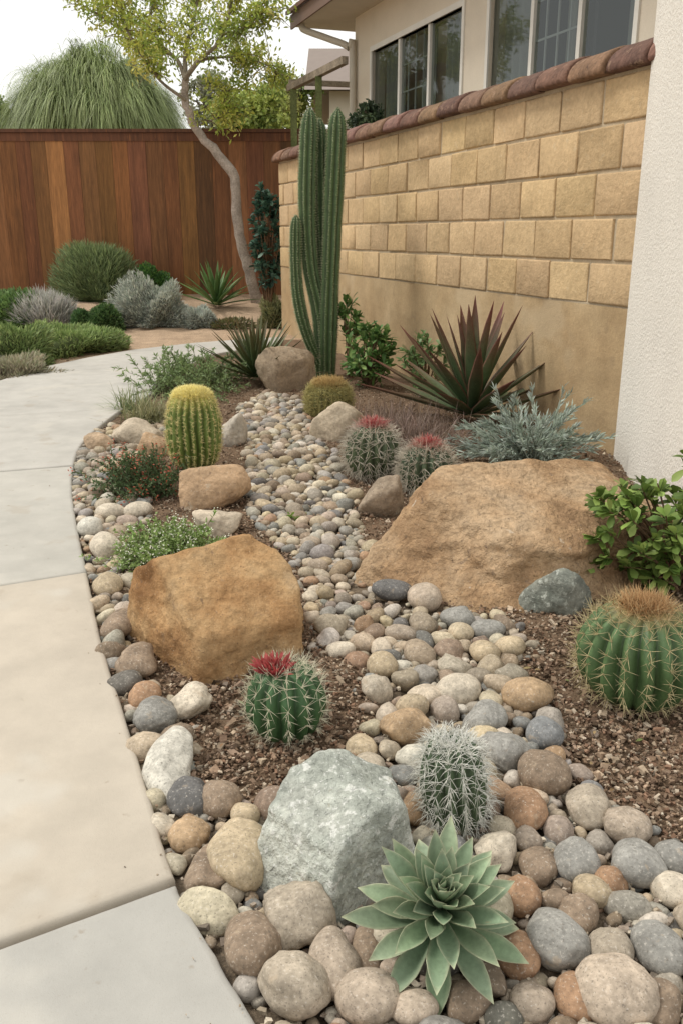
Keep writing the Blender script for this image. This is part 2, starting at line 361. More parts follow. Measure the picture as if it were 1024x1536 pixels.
path_outline=[tuple(q[:2]) for q in E]+[(p.x,p.y) for p in far[::-1]]+[(G(0,570).x,G(0,570).y),(-3.75,8.1),(XL,6),(XL,E[0][1]-1)]
# ============================================================ REGIONS
def W2(lst): return [tuple(G(a,b)[:2]) for a,b in lst]
streamP=W2([(360,615),(400,592),(446,600),(472,650),(502,700),(528,745),(536,800),(560,880),(700,922),(770,934),(780,990),(755,1012),(815,1060),(835,1150),(940,1245),(1100,1315),(1300,1640),(420,1640),(265,1330),(240,1215),(300,1212),(380,1205),(480,1170),(550,1140),(563,1080),(570,1020),(512,992),(462,930),(458,850),(410,805),(374,765),(382,700)])
borderP=W2([(112,690),(130,655),(190,640),(250,635),(258,676),(195,698),(172,745),(215,756),(212,785),(180,800),(178,880),(195,950),(225,1040),(262,1065),(276,1130),(292,1235),(250,1260),(190,1080),(150,930),(130,840),(110,740)])
OCC=[]
# ============================================================ GROUND
xs=np.unique(np.concatenate([np.linspace(-300,-8,20),np.linspace(-8,-2.6,30),np.linspace(-2.6,2.4,110),np.linspace(2.4,8,24),np.linspace(8,300,20)]))
ys=np.unique(np.concatenate([np.linspace(-20,0,12),np.linspace(0,6,140),np.linspace(6,20,150),np.linspace(20,400,30)]))
X,Y=np.meshgrid(xs,ys,indexing='ij')
inst=pip(X,Y,streamP)|pip(X,Y,borderP); inp=pip(X,Y,path_outline)
Z=HN(X,Y)+.008*np.sin(X*7+Y*3)+.006*np.sin(X*13-Y*11)+.004*np.sin(X*31+Y*27)
Z=Z-np.where(inst,.012,0); Z=np.where(inp,np.minimum(Z,-.005),Z)
C=np.ones(X.shape+(3,))*np.array([.17,.115,.075])
C[inst]=[.18,.14,.10]
C[inp]=[.15,.12,.09]
farE=[(p.x,p.y) for p in far]
fx=np.array([-4.2,-3.75]+[q[0] for q in farE]+[0.2]); fy=np.array([7.0,8.1]+[q[1] for q in farE]+[11.8])
fe=np.interp(X,fx,fy)
tan=((Y>fe-.05)|(X<-3.4))&~inp; C[tan]=[.44,.32,.22]
C[(Y>17)]=[.22,.18,.1]
nx,ny=len(xs),len(ys)
i=np.arange(nx-1)[:,None]*ny; j=np.arange(ny-1)[None]
g=Acc(); g.add(np.stack([X,Y,Z],-1).reshape(-1,3),np.stack([i+j,i+ny+j,i+ny+j+1,i+j+1],-1).reshape(-1,4),C.reshape(-1,3)); g.build('ground',M_soil)
# ============================================================ BOULDERS
rock('sandstone_boulder',-.475,2.875,.345,.335,.365,M_sand,planes=[(.30,-.50,.81,.60),(-.82,-.58,.10,.72),(-.35,.35,.87,.72),(1,.05,.05,.88),(.55,-.85,.1,.98),(-.9,.5,.2,.88),(.2,1,.2,.85),(0,0,-1,.8),(.75,.5,.5,.85)],rough=.04,p=36,seed=1)
OCC.append((-.475,2.875,.30))
rock('sandstone_boulder',.81,3.72,.83,.57,.44,M_sand2,planes=[(-.14,-.50,.85,.60),(-.80,-.42,.42,.88),(.15,-1,.12,.90),(.45,-.25,.85,.72),(.95,-.2,.25,.95),(.05,.6,.8,.70),(-.7,.6,.35,.88),(.1,1,.1,.9),(0,0,-1,.8),(-.45,-.85,.3,.95)],rough=.048,p=28,seed=2,rot=.40)
for q in ((.35,3.42,.32),(.65,3.48,.40),(1.0,3.65,.45),(1.3,3.9,.4)): OCC.append(q)
rock('granite_boulder',-.020,1.705,.20,.225,.232,M_green,planes=[(-.18,-.30,.93,.60),(-.55,-.78,.32,.76),(.72,-.70,.12,.74),(-.95,.2,.25,.86),(.35,.1,.9,.74),(.95,.35,.2,.87),(-.5,.8,.4,.84),(.3,1,.3,.82),(0,0,-1,.8)],rough=.036,p=34,seed=3,rot=-.1)
OCC.append((-.020,1.705,.20))
def rk(px,py,w,h,mat,col=(.4,.3,.2),seed=0,nm='rock',rot=0,lvl=5):
    p=G(px,py+h*.22); m=mpp(p); rx=w/2*m; ry=rx*.8; hh=h*m*.95
    rock(nm,p.x,p.y,rx*1.02,ry,hh,mat,seed=seed,rot=rot,col=col,lvl=lvl,p=12,sink=.35,rough=.04); OCC.append((p.x,p.y,rx*.9))
rk(825,893,118,76,M_darkrock,seed=4,nm='dark_boulder',rot=.1)
rk(430,568,90,66,M_rock,(.32,.245,.17),5)
rk(506,643,82,60,M_rock,(.46,.38,.28),6)
rk(324,742,106,64,M_rock,(.44,.30,.185),7)
rk(328,792,70,42,M_rock,(.52,.44,.34),8)
rk(571,757,68,64,M_rock,(.29,.23,.17),9)
rk(347,655,50,52,M_rock,(.47,.42,.35),10)
rk(205,655,80,36,M_rock,(.44,.37,.28),13)
rk(228,674,52,34,M_rock,(.42,.29,.18),14)
rk(150,668,44,26,M_rock,(.42,.31,.21),15)
def at(px,py): p=G(px,py); return p.x,p.y
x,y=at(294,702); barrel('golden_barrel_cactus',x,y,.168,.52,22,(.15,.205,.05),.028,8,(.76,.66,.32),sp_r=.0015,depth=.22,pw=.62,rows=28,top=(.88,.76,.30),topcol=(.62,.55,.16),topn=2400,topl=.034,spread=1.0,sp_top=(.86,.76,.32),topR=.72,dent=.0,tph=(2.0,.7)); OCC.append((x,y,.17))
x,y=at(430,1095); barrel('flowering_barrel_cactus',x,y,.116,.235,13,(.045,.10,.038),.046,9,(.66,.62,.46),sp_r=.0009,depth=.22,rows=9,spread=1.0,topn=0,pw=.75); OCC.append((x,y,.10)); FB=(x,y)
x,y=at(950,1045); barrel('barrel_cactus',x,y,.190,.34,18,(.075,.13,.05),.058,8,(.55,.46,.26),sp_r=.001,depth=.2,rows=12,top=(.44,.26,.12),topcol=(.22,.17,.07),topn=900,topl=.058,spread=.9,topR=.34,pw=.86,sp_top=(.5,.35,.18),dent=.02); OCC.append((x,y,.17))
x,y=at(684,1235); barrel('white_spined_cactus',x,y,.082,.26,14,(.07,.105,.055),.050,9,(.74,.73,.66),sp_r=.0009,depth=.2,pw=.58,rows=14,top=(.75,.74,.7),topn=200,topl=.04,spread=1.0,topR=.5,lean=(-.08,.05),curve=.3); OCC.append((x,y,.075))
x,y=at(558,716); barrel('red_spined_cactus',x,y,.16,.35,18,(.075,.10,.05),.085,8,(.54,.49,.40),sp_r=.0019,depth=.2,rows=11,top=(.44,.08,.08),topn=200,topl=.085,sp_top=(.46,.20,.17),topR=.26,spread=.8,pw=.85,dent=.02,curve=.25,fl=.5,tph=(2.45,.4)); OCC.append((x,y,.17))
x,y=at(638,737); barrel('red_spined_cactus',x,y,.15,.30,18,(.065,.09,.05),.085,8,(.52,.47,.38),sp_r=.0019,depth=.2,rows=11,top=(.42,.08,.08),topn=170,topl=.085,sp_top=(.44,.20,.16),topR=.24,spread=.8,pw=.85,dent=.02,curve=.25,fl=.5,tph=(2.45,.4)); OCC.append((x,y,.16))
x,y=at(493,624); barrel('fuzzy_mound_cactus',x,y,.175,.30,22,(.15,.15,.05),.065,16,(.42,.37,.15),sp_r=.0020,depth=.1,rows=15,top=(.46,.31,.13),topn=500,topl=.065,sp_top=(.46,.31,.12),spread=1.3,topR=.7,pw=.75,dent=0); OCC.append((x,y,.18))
a=Acc(); N=170
ang=rng.uniform(0,6.28,N); rr=np.sqrt(rng.uniform(0,1,N))*.036
B=np.stack([FB[0]-.03+rr*np.cos(ang),FB[1]-.01+rr*np.sin(ang),np.full(N,.20)],1)
d=np.stack([np.cos(ang)*rr*26,np.sin(ang)*rr*26,np.ones(N)],1)+rng.normal(size=(N,3))*.3
blades(a,B,d,rng.uniform(.03,.06,N),.009,droop=.1,segs=3,prof='lance',c0=(.28,.03,.04),c1=(.55,.13,.12),roll=1.5)
fl=a.build('flower',[M_leaf]); 
for o in sc.objects:
    if o.name=='flowering_barrel_cactus': fl.parent=o
def column(acc,pts,R,ribs=9,depth=.30,n=14,cols=(.07,.115,.045)):
    S=spline(pts,n); m=len(S)
    Ls=np.concatenate([[0],np.cumsum(np.linalg.norm(np.diff(S,axis=0),axis=1))]); tot=Ls[-1]
    d=tot-Ls; k=np.clip(d/(R*3.0),0,1); rad=R*np.sqrt(np.clip(1-(1-k)**2,0.0004,1))*(1+.04*np.sin(Ls*4)+.02*np.sin(Ls*11))*np.clip(.75+Ls/.5*.25,0,1)
    tan=nrm(np.gradient(S,axis=0)); ref=np.array([0.,1,0]); u=nrm(ref-tan*(tan@ref)[:,None]); w=np.cross(tan,u)
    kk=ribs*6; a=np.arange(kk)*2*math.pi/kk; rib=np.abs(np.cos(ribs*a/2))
    prof=1-depth*(1-rib)
    V=S[:,None]+(rad[:,None]*prof[None])[...,None]*(np.cos(a)[None,:,None]*u[:,None]+np.sin(a)[None,:,None]*w[:,None])
    i=np.arange(m-1)[:,None]*kk; j=np.arange(kk)[None]; j2=(j+1)%kk
    C=np.array(cols)[None,None]*(.6+.65*rib)[None,:,None]*np.ones(V.shape)  # groove shade painted into the skin colour, darker between ribs
    acc.add(V.reshape(-1,3),np.stack([i+j,i+j2,i+kk+j2,i+kk+j],-1).reshape(-1,4),C.reshape(-1,3),0)
    ls=np.arange(.05,tot,.024); ra=np.arange(ribs)*2*math.pi/ribs
    A=[];Nn=[]
    for l in ls:
        c=np.array([np.interp(l,Ls,S[:,q]) for q in range(3)]); r=np.interp(l,Ls,rad)
        uu=np.array([np.interp(l,Ls,u[:,q]) for q in range(3)]); w2=np.array([np.interp(l,Ls,w[:,q]) for q in range(3)])
        for q in ra:
            dd=np.cos(q)*uu+np.sin(q)*w2; A.append(c+dd*r); Nn.append(dd)
    A=np.array(A);Nn=np.array(Nn)
    A=np.repeat(A,6,0); Nn=np.repeat(Nn,6,0)
    spines(acc,A,Nn+rng.normal(size=A.shape)*.9,rng.uniform(.008,.026,len(A)),.0019,(.48,.50,.32),1)
a=Acc(); b0=G(484,566); Yc=b0.y
def DD(px,py,dy=0): 
    p=D(px,py,Yc+dy); return (p.x,p.y,p.z)
column(a,[(b0.x,Yc,-.05),DD(482,480),DD(466,400),DD(461,300),DD(465,160)],.086)
column(a,[(b0.x+.02,Yc+.12,-.05),DD(487,450,.12),DD(482,330,.12),DD(479,176,.12)],.074)
column(a,[(b0.x+.05,Yc-.02,-.05),DD(493,480,-.05),DD(498,350,-.05),DD(507,160,-.05)],.092)
column(a,[(b0.x-.02,Yc-.02,.12),DD(462,505,-.06),DD(449,455,-.08),DD(444,400,-.08),DD(444,322,-.08)],.060)
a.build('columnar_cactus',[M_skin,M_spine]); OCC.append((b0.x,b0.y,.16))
# ============================================================ PEBBLES
PAL=np.array([(.45,.365,.255),(.52,.45,.35),(.33,.305,.27),(.26,.255,.24),(.285,.215,.155),(.37,.245,.16),(.41,.335,.265),(.17,.16,.145),(.39,.35,.29),(.47,.39,.295),(.34,.285,.225),(.57,.52,.44)])
PW=np.array([.17,.13,.13,.06,.10,.045,.11,.04,.11,.10,.11,.05]); PW/=PW.sum()
K_=dict(tan=(.46,.37,.25),cream=(.56,.49,.39),gray=(.29,.28,.255),blue=(.235,.24,.24),brown=(.28,.21,.15),rust=(.37,.23,.14),pink=(.44,.36,.28),dark=(.155,.15,.145),spk=(.40,.34,.265),orange=(.44,.31,.19),pale=(.56,.53,.46))
hand=[(362,1290,92,108,'tan',0),(448,1382,108,108,'spk',1),(378,1418,88,120,'brown',.5),(440,1492,112,104,'spk',.6),(312,1305,64,98,'brown',.8),(286,1256,62,60,'orange',.3),(257,1146,72,125,'pale',.5),(234,1078,62,76,'gray',.6),(287,1058,62,68,'cream',.9),(208,1003,64,62,'brown',.5),(219,1049,50,46,'rust',.2),(182,935,50,86,'brown',.5),(164,882,46,52,'tan',.3),(160,826,52,42,'cream',.2),(500,1450,80,94,'pink',0),(550,1506,98,80,'pink',0),(925,1502,124,90,'pink',.2),(833,1415,94,96,'gray',.5),(985,1428,78,88,'gray',0),(955,1308,78,66,'gray',0),(880,1215,72,82,'spk',.3),(938,1247,72,62,'pink',.4),(785,1220,66,76,'rust',0),(817,1167,78,76,'brown',.2),(757,1135,72,66,'gray',.5),(815,1107,56,52,'blue',0),(727,1083,66,50,'gray',.2),(789,1052,82,56,'orange',.1),(684,1042,68,46,'cream',.1),(608,1100,76,62,'orange',.8),(543,1125,46,46,'tan',0),(573,1005,50,46,'tan',0),(725,983,52,42,'tan',0),(765,975,44,46,'tan',0),(637,903,50,50,'pink',0),(585,890,62,38,'dark',0),(862,1300,70,70,'gray',.4),(805,1302,58,62,'brown',.1),(885,1345,60,48,'tan',.1),(914,1326,52,50,'rust',.1),(1008,1340,62,56,'cream',.1),(862,1378,66,56,'brown',.5),(776,1352,60,62,'rust',.2),(776,1437,62,72,'rust',0),(288,1202,64,60,'dark',.5),(333,1203,62,56,'brown',.4),(370,1225,42,42,'tan',0),(508,980,50,30,'cream',.1),(168,771,46,30,'cream',0),(210,770,48,28,'cream',.1),(137,797,42,36,'pale',0),(860,1500,70,70,'rust',.1),(800,1510,66,60,'pink',.1),(985,1512,80,60,'brown',.2),(912,1430,70,64,'spk',.4),(745,1285,60,56,'cream',.8),(685,932,55,34,'gray',.1),(730,950,52,34,'gray',0),(1010,1295,60,50,'gray',0),(700,1510,70,50,'brown',0),(620,1520,70,60,'pink',0),(550,1430,42,90,'brown',.1),(830,1355,50,40,'brown',.1)]
pb=Acc(); placed=[]
for (px,py,w,h,k,shp) in hand:
    p=G(px,py+h*.12); m=mpp(p); A_=w/2*m; B_=h/2*m/.86; C_=min(A_,B_)*.78
    col=np.array(K_[k])*rng.uniform(.9,1.08)
    pebble(pb,p.x,p.y,A_,B_,C_,col,lvl=4 if py>1000 else 3,ang=rng.normal()*.12,sharp=shp,tilt=.12,z=C_*.62)
    placed.append((p.x,p.y,(A_+B_)/2*.98))
cell={}
def free(x,y,r,k=.9):
    for (ox,oy,orr) in OCC:
        if (x-ox)**2+(y-oy)**2<(orr+r*.55)**2: return False
    cx,cy=int(math.floor(x/.12)),int(math.floor(y/.12))
    for a_ in range(-2,3):
        for b_ in range(-2,3):
            for (ox,oy,orr) in cell.get((cx+a_,cy+b_),()):
                if (x-ox)**2+(y-oy)**2<((orr+r)*k)**2: return False
    return True
def put(x,y,r): cell.setdefault((int(math.floor(x/.12)),int(math.floor(y/.12))),[]).append((x,y,r))
for q in placed: put(*q)
allx=[q[0] for q in streamP+borderP]; ally=[q[1] for q in streamP+borderP]
x0,x1,y0,y1=min(allx),max(allx),min(ally),max(ally)
def darts(n,r0,r1,k,zoff=0,under=False,bright=1.,keep=1.):
    Xs=rng.uniform(x0,x1,n); Ys=rng.uniform(y0,y1,n); jx=Xs+rng.normal(0,.025,n); ins=(pip(jx,Ys,streamP)|pip(jx,Ys,borderP))&~pip(Xs,Ys,path_outline); Rs=rng.uniform(r0,r1,n)*np.where(Ys>3.0,.92,1); cnt=0
    ins&=~((Ys>3.0)&(rng.uniform(0,1,n)>keep))
    mine={}
    for x,y,r,ok in zip(Xs,Ys,Rs,ins):
        if not ok or abs(x)>y*.62+.5: continue
        if under:
            cx,cy=int(x//.05),int(y//.05); hit=False
            for a_ in (-1,0,1):
                for b_ in (-1,0,1):
                    for (ox,oy,orr) in mine.get((cx+a_,cy+b_),()):
                        if (x-ox)**2+(y-oy)**2<((orr+r)*k)**2: hit=True
            if hit: continue
            mine.setdefault((cx,cy),[]).append((x,y,r))
        elif not free(x,y,r,k): continue
        else: put(x,y,r)
        e=rng.uniform(1.0,1.35); a_=r*e; b_=r/e**.5; c_=r*rng.uniform(.55,.85)
        col=PAL[rng.choice(len(PAL),p=PW)]*rng.uniform(.78,1.15)*bright*np.array([1,rng.uniform(.97,1.03),rng.uniform(.93,1.04)])
        pebble(pb,x,y,a_,b_,c_,col,lvl=3 if y<3.2 and r>.02 and not under else 2,z=c_*.5+zoff,sharp=rng.choice([0,.2,.4,.6,.9]),tilt=.28); cnt+=1
    return cnt
c1=darts(16000,.040,.058,.84,keep=.18)
c2=darts(30000,.026,.040,.84,zoff=.002)
c3=darts(50000,.014,.025,.84)
c4=darts(14000,.016,.026,.82,zoff=-.010,under=True,bright=.9)
print('pebbles',c1,c2,c3,c4)
pb.build('river_pebbles',M_peb)
# ============================================================ MULCH CHIPS
def chips(name,n,y0,y1,s0,s1,pal,mask,onpath=False):
    u=rng.uniform(0,1,n); Ys=y0*(y1/y0)**u; Xs=rng.uniform(-1,1,n)*(Ys*.5+.5)
    pin=pip(Xs,Ys,path_outline)
    if onpath:
        ed=np.min([np.hypot(Xs-q[0],Ys-q[1]) for q in E[::2]],0); ok=pin&(ed<rng.exponential(.045,n)+.025)
    else: ok=~pin
    ok&=(Ys*.36+Xs<3.9)
    st=pip(Xs,Ys,streamP)|pip(Xs,Ys,borderP)
    ok&= mask(st)
    Xs,Ys=Xs[ok],Ys[ok]; N=len(Xs)
    cube=np.array([[i,j,k] for i in(-1,1) for j in(-1,1) for k in(-1,1)],float)
    V=cube[None]*np.ones((N,1,1))+rng.uniform(-.45,.45,(N,8,3))
    s=rng.uniform(s0,s1,N); V*=np.stack([s*rng.uniform(.6,1.5,N),s*rng.uniform(.5,.9,N),s*rng.uniform(.3,.7,N)],1)[:,None]
    a_=rng.uniform(0,6.28,N); t_=rng.normal(0,.05 if onpath else .45,N)
    c,s_=np.cos(t_),np.sin(t_); V=np.stack([V[...,0]*c[:,None]-V[...,2]*s_[:,None],V[...,1],V[...,0]*s_[:,None]+V[...,2]*c[:,None]],-1)
    c,s_=np.cos(a_),np.sin(a_); V=np.stack([V[...,0]*c[:,None]-V[...,1]*s_[:,None],V[...,0]*s_[:,None]+V[...,1]*c[:,None],V[...,2]],-1)
    zz=np.full(N,TZ+.0055) if onpath else HN(Xs,Ys)+.008+.008*np.sin(Xs*7+Ys*3)+rng.uniform(-.004,.008,N)
    V+=np.stack([Xs,Ys,zz],1)[:,None]
    fq=np.array([[0,1,3,2],[4,6,7,5],[0,4,5,1],[2,3,7,6],[0,2,6,4],[1,5,7,3]])
    Fq=(np.arange(N)[:,None,None]*8+fq[None]).reshape(-1,4)
    pal=np.array(pal); C=pal[rng.integers(0,len(pal),N)]*rng.uniform(.6,1.3,(N,1))
    A=Acc(); A.add(V.reshape(-1,3),Fq,np.repeat(C,8,0)); A.build(name,M_mulch,smooth=False)
BR=[(.20,.135,.09),(.26,.18,.125),(.15,.10,.07),(.32,.23,.16),(.22,.135,.09),(.36,.28,.20),(.11,.075,.05),(.46,.38,.29),(.28,.20,.145)]
chips('bark_mulch',120000,1.2,8.5,.0022,.0058,BR,lambda st: (~st))
chips('bark_mulch',7000,2.0,10.5,.007,.012,BR,lambda st: (~st))
chips('pea_gravel',9000,1.2,7.5,.004,.009,[(.42,.35,.26),(.3,.25,.2),(.5,.44,.35),(.25,.2,.16)],lambda st: st|(rng.uniform(size=st.shape)<.10))
chips('path_debris',1600,1.2,9,.0010,.0024,[(.33,.27,.2),(.25,.19,.13),(.4,.34,.27)],lambda st: st|True,onpath=True)
a=Acc()
for k in range(90):
    yy=1.5*(8/1.5)**rng.uniform(); xx=rng.uniform(-.45,.5)*yy
    if pip(np.array([xx]),np.array([yy]),path_outline)[0] or (yy*.36+xx>3.6): continue
    t=np.linspace(0,1,4)[:,None]; an=rng.uniform(0,6.28); l=rng.uniform(.03,.11)
    P=np.array([xx,yy,.016+H(xx,yy)])+t*np.array([math.cos(an),math.sin(an),.05])*l+rng.normal(size=(4,3))*.004
    tube(a,P,.0014,(.22,.15,.10),k=4,mi=1)
n=200; yy=1.5*(8.5/1.5)**rng.uniform(size=n); xx=rng.uniform(-.45,.5,n)*yy; ok=~pip(xx,yy,path_outline)&(yy*.36+xx<3.6)&~(pip(xx,yy,streamP)|pip(xx,yy,borderP)); xx,yy=xx[ok],yy[ok]; n=len(xx)
d=rdir(n,-.05,.2); c=np.array([(.34,.24,.12),(.26,.16,.08),(.42,.33,.16),(.2,.24,.08)])[rng.integers(0,4,n)]
blades(a,np.stack([xx,yy,.020+HN(xx,yy)],1),d,rng.uniform(.014,.03,n),.010,droop=.1,segs=3,c0=c,c1=c,roll=.5)
a.build('leaf_litter',[M_leaf,M_bark])
# ============================================================ ROSETTE PLANTS
def rosette(name,x,y,n,L,W,mat,c0,c1,prof='agave',zb=.03,el0=.15,el1=1.45,droop=-.15,thick=.18,fold=.14,segs=8,jit=.15,ljit=.12,lenp=.35,base_r=.03,rotx=0,edge=None,upow=1.0,K=8,tipc=None):
    a=Acc(); k=np.arange(n); ang=k*2.39996+rng.normal(0,.10,n); u=k/(n-1)
    el=el0+(el1-el0)*u**upow+rng.normal(0,.07,n)
    d=np.stack([np.cos(ang)*np.cos(el),np.sin(ang)*np.cos(el),np.sin(el)],1)
    B=np.stack([np.cos(ang),np.sin(ang),0*ang],1)*base_r*(1-u)[:,None]; B[:,2]+=u*zb*1.2
    LL=L*(1-lenp*u)*(1+rng.uniform(-ljit,ljit,n))
    blades(a,B,d,LL,W*(1-lenp*.7*u),droop=droop*(1+rng.normal(0,.6,n)),segs=segs,prof=prof,fold=fold,c0=c0,c1=c1,thick=thick,jit=jit,edge=edge,K=K,tipc=tipc)
    a.v=[(v@rx_(rotx).T+np.array([x,y,H(x,y)+zb])).astype(np.float32) for v in a.v]
    if rotx: tube(a,[(x,y+.05,-.03),(x,y+.01,zb)],.03,(.15,.12,.07))
    return a.build(name,mat)
x,y=at(657,1448)
rosette('echeveria',x,y+.028,58,.172,.052,M_fat,(.11,.19,.10),(.27,.345,.22),prof='eche',zb=.085,el0=-.22,el1=1.48,droop=-.15,thick=.17,fold=.32,segs=16,lenp=.60,jit=.22,base_r=.018,rotx=.44,edge=(.46,.45,.30),upow=.95,K=14,ljit=.15)
x,y=at(706,635)
rosette('bronze_agave',x,y,34,.84,.115,M_fat,(.055,.105,.045),(.085,.095,.045),zb=.06,el0=.12,el1=1.4,droop=-.04,thick=.10,fold=.24,segs=10,lenp=.12,jit=.35,base_r=.05,edge=(.17,.055,.045),K=10,tipc=(.15,.05,.04))
x,y=at(385,574)
rosette('spiky_yucca',x,y,64,.68,.055,M_fat,(.06,.10,.035),(.11,.125,.05),zb=.05,el0=.12,el1=1.35,droop=.0,thick=.12,fold=.2,segs=7,lenp=.2,jit=.35,base_r=.05,tipc=(.13,.10,.05))
x,y=at(325,452)
rosette('agave',x,y,34,.85,.09,M_fat,(.07,.14,.04),(.13,.22,.07),zb=.05,el0=.2,el1=1.4,droop=.05,thick=.12,fold=.2,segs=6,lenp=.2,jit=.25)
# ============================================================ SHOOT PLANTS / BUSHES
def shoots(name,x,y,n,L,needles,nl,nw,c0,c1,el=(.3,1.4),droop=.2,spread=.05,stem=(.12,.1,.06),sr=.004,flower=None,roll=1.5,prof='lance',nang=.9):
    a=Acc(); z=H(x,y)
    for i in range(n):
        ang=rng.uniform(0,6.28); e=rng.uniform(*el); l=L*rng.uniform(.55,1.1)
        d=np.array([math.cos(ang)*math.cos(e),math.sin(ang)*math.cos(e),math.sin(e)])
        b=np.array([x+rng.normal()*spread,y+rng.normal()*spread,z-.01]); t=np.linspace(0,1,6)
        P=b+d*l*t[:,None]; P[:,2]+=-droop*l*t**2+.25*l*t*(1-t)
        P[:,2]=np.maximum(P[:,2],z+.01); P+=rng.normal(size=P.shape)*.012*l
        tube(a,P,np.linspace(sr,sr*.4,6),stem,k=4,mi=1)
        tt=rng.uniform(.15,1,needles)**.8; pos=np.stack([np.interp(tt,t,P[:,q]) for q in range(3)],1)
        tn=nrm(P[-1]-P[0]); nd=tn*.9+rdir(needles)*nang
        blades(a,pos,nd,nl*rng.uniform(.6,1.2,needles),nw,droop=.1,segs=2,prof=prof,c0=c0,c1=c1,roll=roll,jit=.3)
        if flower and rng.uniform()<flower[1]:
            m=flower[2]; fp=P[-1]+rng.normal(size=(m,3))*flower[4]; blades(a,fp,rdir(m,0,1),flower[3],flower[3]*.7,segs=2,c0=flower[0],prof='obov',roll=3,jit=.25)
    return a.build(name,[M_leaf,M_bark])
x,y=at(790,692)
shoots('silver_senecio',x,y,110,.54,46,.062,.010,(.31,.37,.31),(.48,.55,.48),el=(.12,1.25),droop=.12,spread=.07,stem=(.2,.22,.18),roll=1.5,nang=.5)
x,y=at(212,744)
shoots('red_flowering_succulent',x,y,240,.29,26,.026,.009,(.08,.13,.055),(.13,.19,.08),el=(.25,1.45),droop=.1,spread=.065,sr=.002,flower=((.48,.12,.07),.38,7,.015,.013))
x,y=at(256,848)
shoots('white_flowering_groundcover',x,y,480,.24,22,.022,.009,(.21,.31,.09),(.33,.44,.16),el=(.1,1.45),droop=.15,spread=.06,sr=.0015,flower=((.80,.80,.66),.65,6,.011,.012))
x,y=at(270,590)
shoots('trailing_rosemary',x,y,120,.55,36,.05,.012,(.18,.26,.10),(.30,.39,.18),el=(.1,1.3),droop=.2,spread=.14,sr=.003)
x,y=at(325,575)
shoots('trailing_rosemary',x,y,70,.42,32,.05,.012,(.14,.20,.08),(.24,.31,.13),el=(.2,1.3),droop=.2,spread=.12,sr=.003)
x,y=at(441,782)
shoots('seedling',x,y,9,.07,9,.03,.014,(.16,.28,.05),(.26,.4,.08),el=(.2,1.2),droop=.1,spread=.01,sr=.0015)
def grass(name,x,y,n,L,W,c0,c1,el=(.5,1.45),droop=.5,spread=.05):
    a=Acc(); z=H(x,y); ang=rng.uniform(0,6.28,n); e=rng.uniform(el[0],el[1],n)
    d=np.stack([np.cos(ang)*np.cos(e),np.sin(ang)*np.cos(e),np.sin(e)],1)
    B=np.stack([x+rng.normal(size=n)*spread,y+rng.normal(size=n)*spread,np.full(n,z-.01)],1)
    l=L*rng.uniform(.5,1.1,n); dr=np.minimum(droop*rng.uniform(.4,1.2,n),np.sin(e)+.02)
    blades(a,B,d,l,W,droop=dr,segs=6,prof='grass',c0=c0,c1=c1,jit=.3)
    return a.build(name,[M_leaf])
x,y=at(225,634); grass('sedge_grass',x,y,420,.38,.007,(.17,.19,.08),(.40,.36,.2),spread=.08)
x,y=at(200,618); grass('sedge_grass',x,y,200,.4,.007,(.15,.2,.08),(.3,.34,.16),spread=.06)
x,y=at(620,668); grass('dry_grass_clump',x,y,700,.42,.005,(.18,.125,.10),(.30,.22,.18),spread=.16,droop=.4)
x,y=at(590,640); grass('dry_grass_clump',x,y,500,.36,.005,(.18,.125,.10),(.30,.22,.17),spread=.16,droop=.4)
def leafy(name,x,y,zlo,zhi,rx,ry,ncl,per,L,W,pal,trunkx=None,prof='obov',stemcol=(.16,.10,.06),sr=.008,droop=.15):
    a=Acc(); z=H(x,y); tb=np.array([x if trunkx is None else trunkx,y,z-.02])
    for i in range(ncl):
        q=rdir(1)[0]*rng.uniform(.35,1)**.5
        c=np.array([x+q[0]*rx,y+q[1]*ry,z+(zlo+zhi)/2+q[2]*(zhi-zlo)/2])
        m=tb*.6+c*.4; m[2]=tb[2]+(c[2]-tb[2])*.6; m+=rng.normal(size=3)*.02
        S=spline([tb+rng.normal(size=3)*.01,m,c],4); tube(a,S,np.linspace(sr,sr*.35,len(S)),stemcol,k=5,mi=1)
        ax=nrm(c-m); dd=ax*rng.uniform(.1,1.0,(per,1))+rdir(per)*.9; dd[:,2]+=.15
        pos=c-ax*rng.uniform(0,L*.8,(per,1)); col=np.array(pal)[rng.integers(0,len(pal),per)]
        blades(a,pos,dd,L*rng.uniform(.6,1.1,per),W*rng.uniform(.8,1.1,per),droop=droop,segs=5,prof=prof,c0=col*.85,c1=col*1.15,roll=.6,fold=.1,jit=.2)
    return a.build(name,[M_leaf,M_bark])
PT_=[(.14,.21,.045),(.20,.29,.065),(.10,.16,.035),(.28,.37,.10)]
leafy('pittosporum_shrub',1.21,3.34,.03,.47,.29,.24,74,13,.074,.034,PT_,trunkx=1.36)
leafy('pittosporum_shrub',1.45,3.30,.34,.66,.2,.2,22,12,.078,.036,PT_,trunkx=1.42)
p=G(552,582)
leafy('laurel_shrub',p.x,p.y,.05,.60,.26,.24,50,14,.12,.042,[(.08,.17,.045),(.13,.23,.07),(.21,.32,.10)])
p=G(525,570)
leafy('laurel_shrub',p.x,p.y+.15,.2,.85,.12,.15,16,14,.11,.04,[(.09,.19,.05),(.17,.28,.08)])
p=G(640,600)
leafy('laurel_shrub',p.x,p.y+.2,.05,.55,.22,.18,26,14,.12,.035,[(.12,.20,.07),(.18,.27,.11)])
